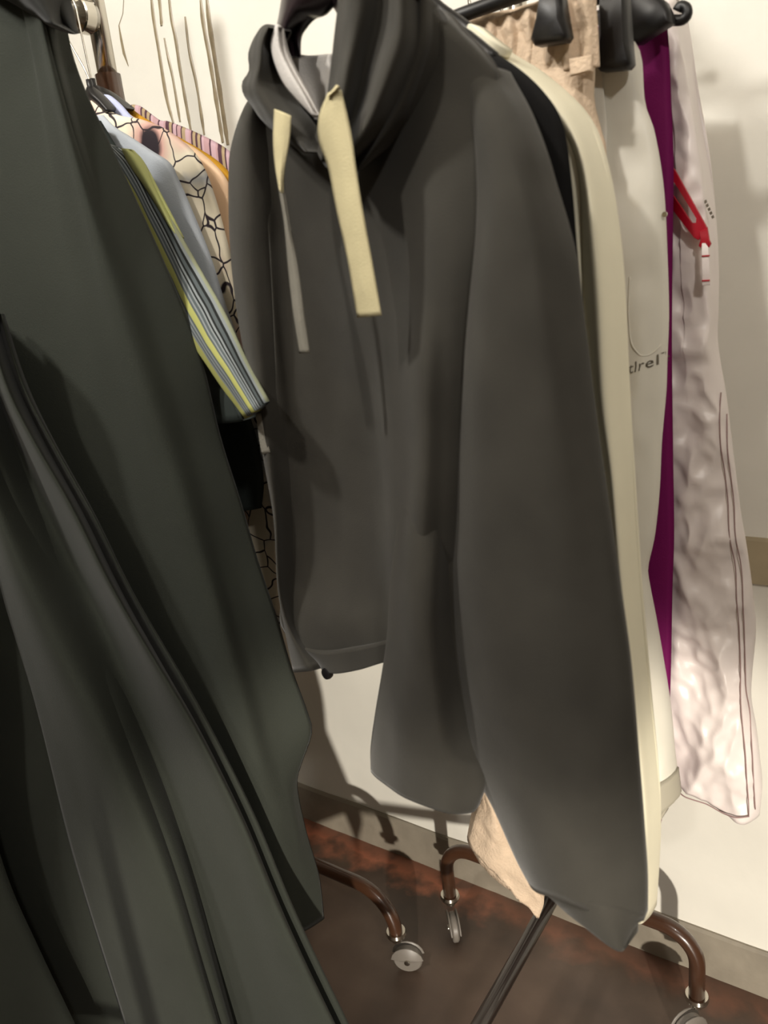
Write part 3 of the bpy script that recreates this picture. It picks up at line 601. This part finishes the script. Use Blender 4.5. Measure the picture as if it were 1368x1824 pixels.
# visible hangers on the chrome rail
def rail_hanger(label, y, apex, shoulder, hookpx):
    pl = Pl(LX, y, 0); h_ = thing('coat_hanger', label, 'hanger', pl.loc(0, 1.6), 'black hangers on the left rack')
    ap = pl.hit(*apex)
    sheet('hanger_arm', M_black, h_, [pl.pts([apex] + shoulder[0]), pl.pts([(apex[0] - 2, apex[1] + 8)] + [((a[0] + b_[0]) / 2, (a[1] + b_[1]) / 2, .008) for a, b_ in zip(*shoulder)]), pl.pts([(apex[0] - 4, apex[1] + 16)] + shoulder[1])], pl.n, 10, 24, .005, .01)
    z = 1.818 + .0255; 
    tube('hook', [ap + Vector((0, 0, -.01)), ap + Vector((-.003, 0, .02)), Vector((LX + .027, y, 1.80)), Vector((LX + .026, y, 1.822)), Vector((LX + .015, y, z - .005)), Vector((LX, y, z)), Vector((LX - .02, y, z - .01)), Vector((LX - .0265, y, 1.81)), Vector((LX - .02, y, 1.785))], .0016, M_chrome, h_, 8, True, 40)
    tube('sleeve_ferrule', [ap + Vector((0, 0, -.012)), ap + Vector((0, 0, .008))], .0045, M_black, h_, 10)
    return h_
rail_hanger('black hanger of the mustard top, wire hook on the chrome rail beside the post', .915, (166, 150), [[(185, 156), (205, 168), (232, 190)], [(176, 172), (200, 186), (228, 198)]], (145, 30))
rail_hanger('black hanger of the floral blouse, second wire hook along the chrome rail', .87, (160, 152), [[(172, 160), (185, 172), (200, 190)], [(160, 178), (175, 190), (190, 205)]], (130, 30))
nv = Pl(LX, .879, 0); nvo = thing('navy_top', 'navy top, only its neckline visible under the black hangers', 'top', nv.loc(0, 1.2))
sheet('body', M_navy, nvo, [nv.pts([('l', -.05, 1.66), ('l', -.2, 1.55), ('l', -.2, 1.2)]), nv.pts([(168, 176), (182, 188), (192, 205), (215, 330), (240, 520)])], nv.n, 16, 30, .003, .003)

# ------------------------------------------------------------------ dark green coat, nearest on the left rack
Q = Pl(-1.10, .60, -20)
ct_ = thing('long_coat', 'long dark green flared coat in the left foreground, falling in deep folds', 'coat', Q.loc(0, .3))
p = Q.pts
sheet('body', M_coat, ct_, [
    p([('l', -.28, 1.62), ('l', -.33, 1.2), ('l', -.38, .8), ('l', -.4, .06)], -.02),
    p([('l', -.19, 1.64, .03), ('l', -.26, 1.2, .03), ('l', -.30, .8, .03), ('l', -.26, .06, .03)], .03),
    p([(-20, -50), (10, 200), (50, 600), (150, 1000), (230, 1400), (270, 1700), (290, 1900)], .02),
    p([(30, -45), (70, 120), (130, 400), (200, 700), (300, 1050), (380, 1400), (430, 1700)], .035),
    p([(60, -40), (95, 120), (155, 350), (240, 640), (330, 920), (400, 1150), (460, 1400), (500, 1670)], .05),
    p([(80, -35), (112, 120), (180, 330), (270, 560), (362, 860), (430, 1110), (484, 1300), (528, 1500), (545, 1655)], .02),
    p([(92, -40), (117, 20), (124, 75), (148, 150), (188, 238), (232, 332), (284, 446), (332, 560), (364, 655), (394, 780), (430, 895), (462, 1005), (494, 1100), (520, 1190), (546, 1262), (556, 1305), (537, 1362), (530, 1400), (546, 1480), (569, 1560), (578, 1636)], -.01)],
    Q.n, 70, 90, .004, .006, .003, (9, 9, 3))
sheet('front_panel', M_coat, ct_, [
    p([(-70, 600), (-40, 800), (0, 1040), (67, 1271), (134, 1540), (221, 1824), (250, 1930)], .045),
    p([(-50, 600), (-30, 800), (30, 980), (100, 1137), (181, 1305), (282, 1540), (349, 1741), (410, 1930)], .125),
    p([(-40, 560), (0, 700), (60, 840), (127, 976), (201, 1123), (270, 1300), (330, 1480), (385, 1680), (450, 1930)], .05),
    p([(-20, 560), (20, 690), (74, 795), (150, 930), (221, 1070), (336, 1271), (430, 1459), (505, 1640), (590, 1824), (640, 1930)], .125),
    p([(0, 560), (40, 680), (90, 790), (160, 920), (232, 1070), (346, 1271), (440, 1459), (515, 1640), (600, 1824), (650, 1930)], .06)],
    Q.n, 70, 80, .01, .02, .003, (9, 9, 3))
sheet('front_panel', M_coat, ct_, [
    p([('l', -.36, 1.2), ('l', -.40, .8), ('l', -.42, .12)], .02), p([('l', -.30, 1.2), ('l', -.30, .8), ('l', -.26, .12)], .17), p([(-90, 900), (-50, 1200), (-30, 1400), (13, 1560), (70, 1690), (134, 1824), (160, 1880)], .11)], Q.n, 30, 40, .01, .02, .004, (9, 9, 3))
sheet('collar', M_coatin, ct_, [p([(-80, -60), (-30, -20), (20, 5), (60, 30), (90, 48)], .03), p([(-60, -80), (0, -50), (50, -20), (85, 20), (105, 48)], .075), p([(-20, -120), (50, -90), (90, -50), (112, -10), (120, 45)], .03)], Q.n, 24, 30, .012, .03, .003)
chg = thing('coat_hanger', 'broad black hanger under the collar of the dark green coat', 'hanger', Q.loc(0, 1.6))
tube('arm', [Q.loc(-.2, 1.6), Q.loc(-.1, 1.66), Q.loc(0, 1.69), Q.loc(.1, 1.66), Q.loc(.19, 1.6)], .008, M_black, chg, 10, True, 30)
k = Q.loc(0, 0); tube('hook', [Q.loc(0, 1.69), Q.loc(0, 1.76), (LX + .03, k.y, 1.81), (LX, k.y, 1.846), (LX - .028, k.y, 1.815)], .002, M_chrome, chg, 8, True, 24)
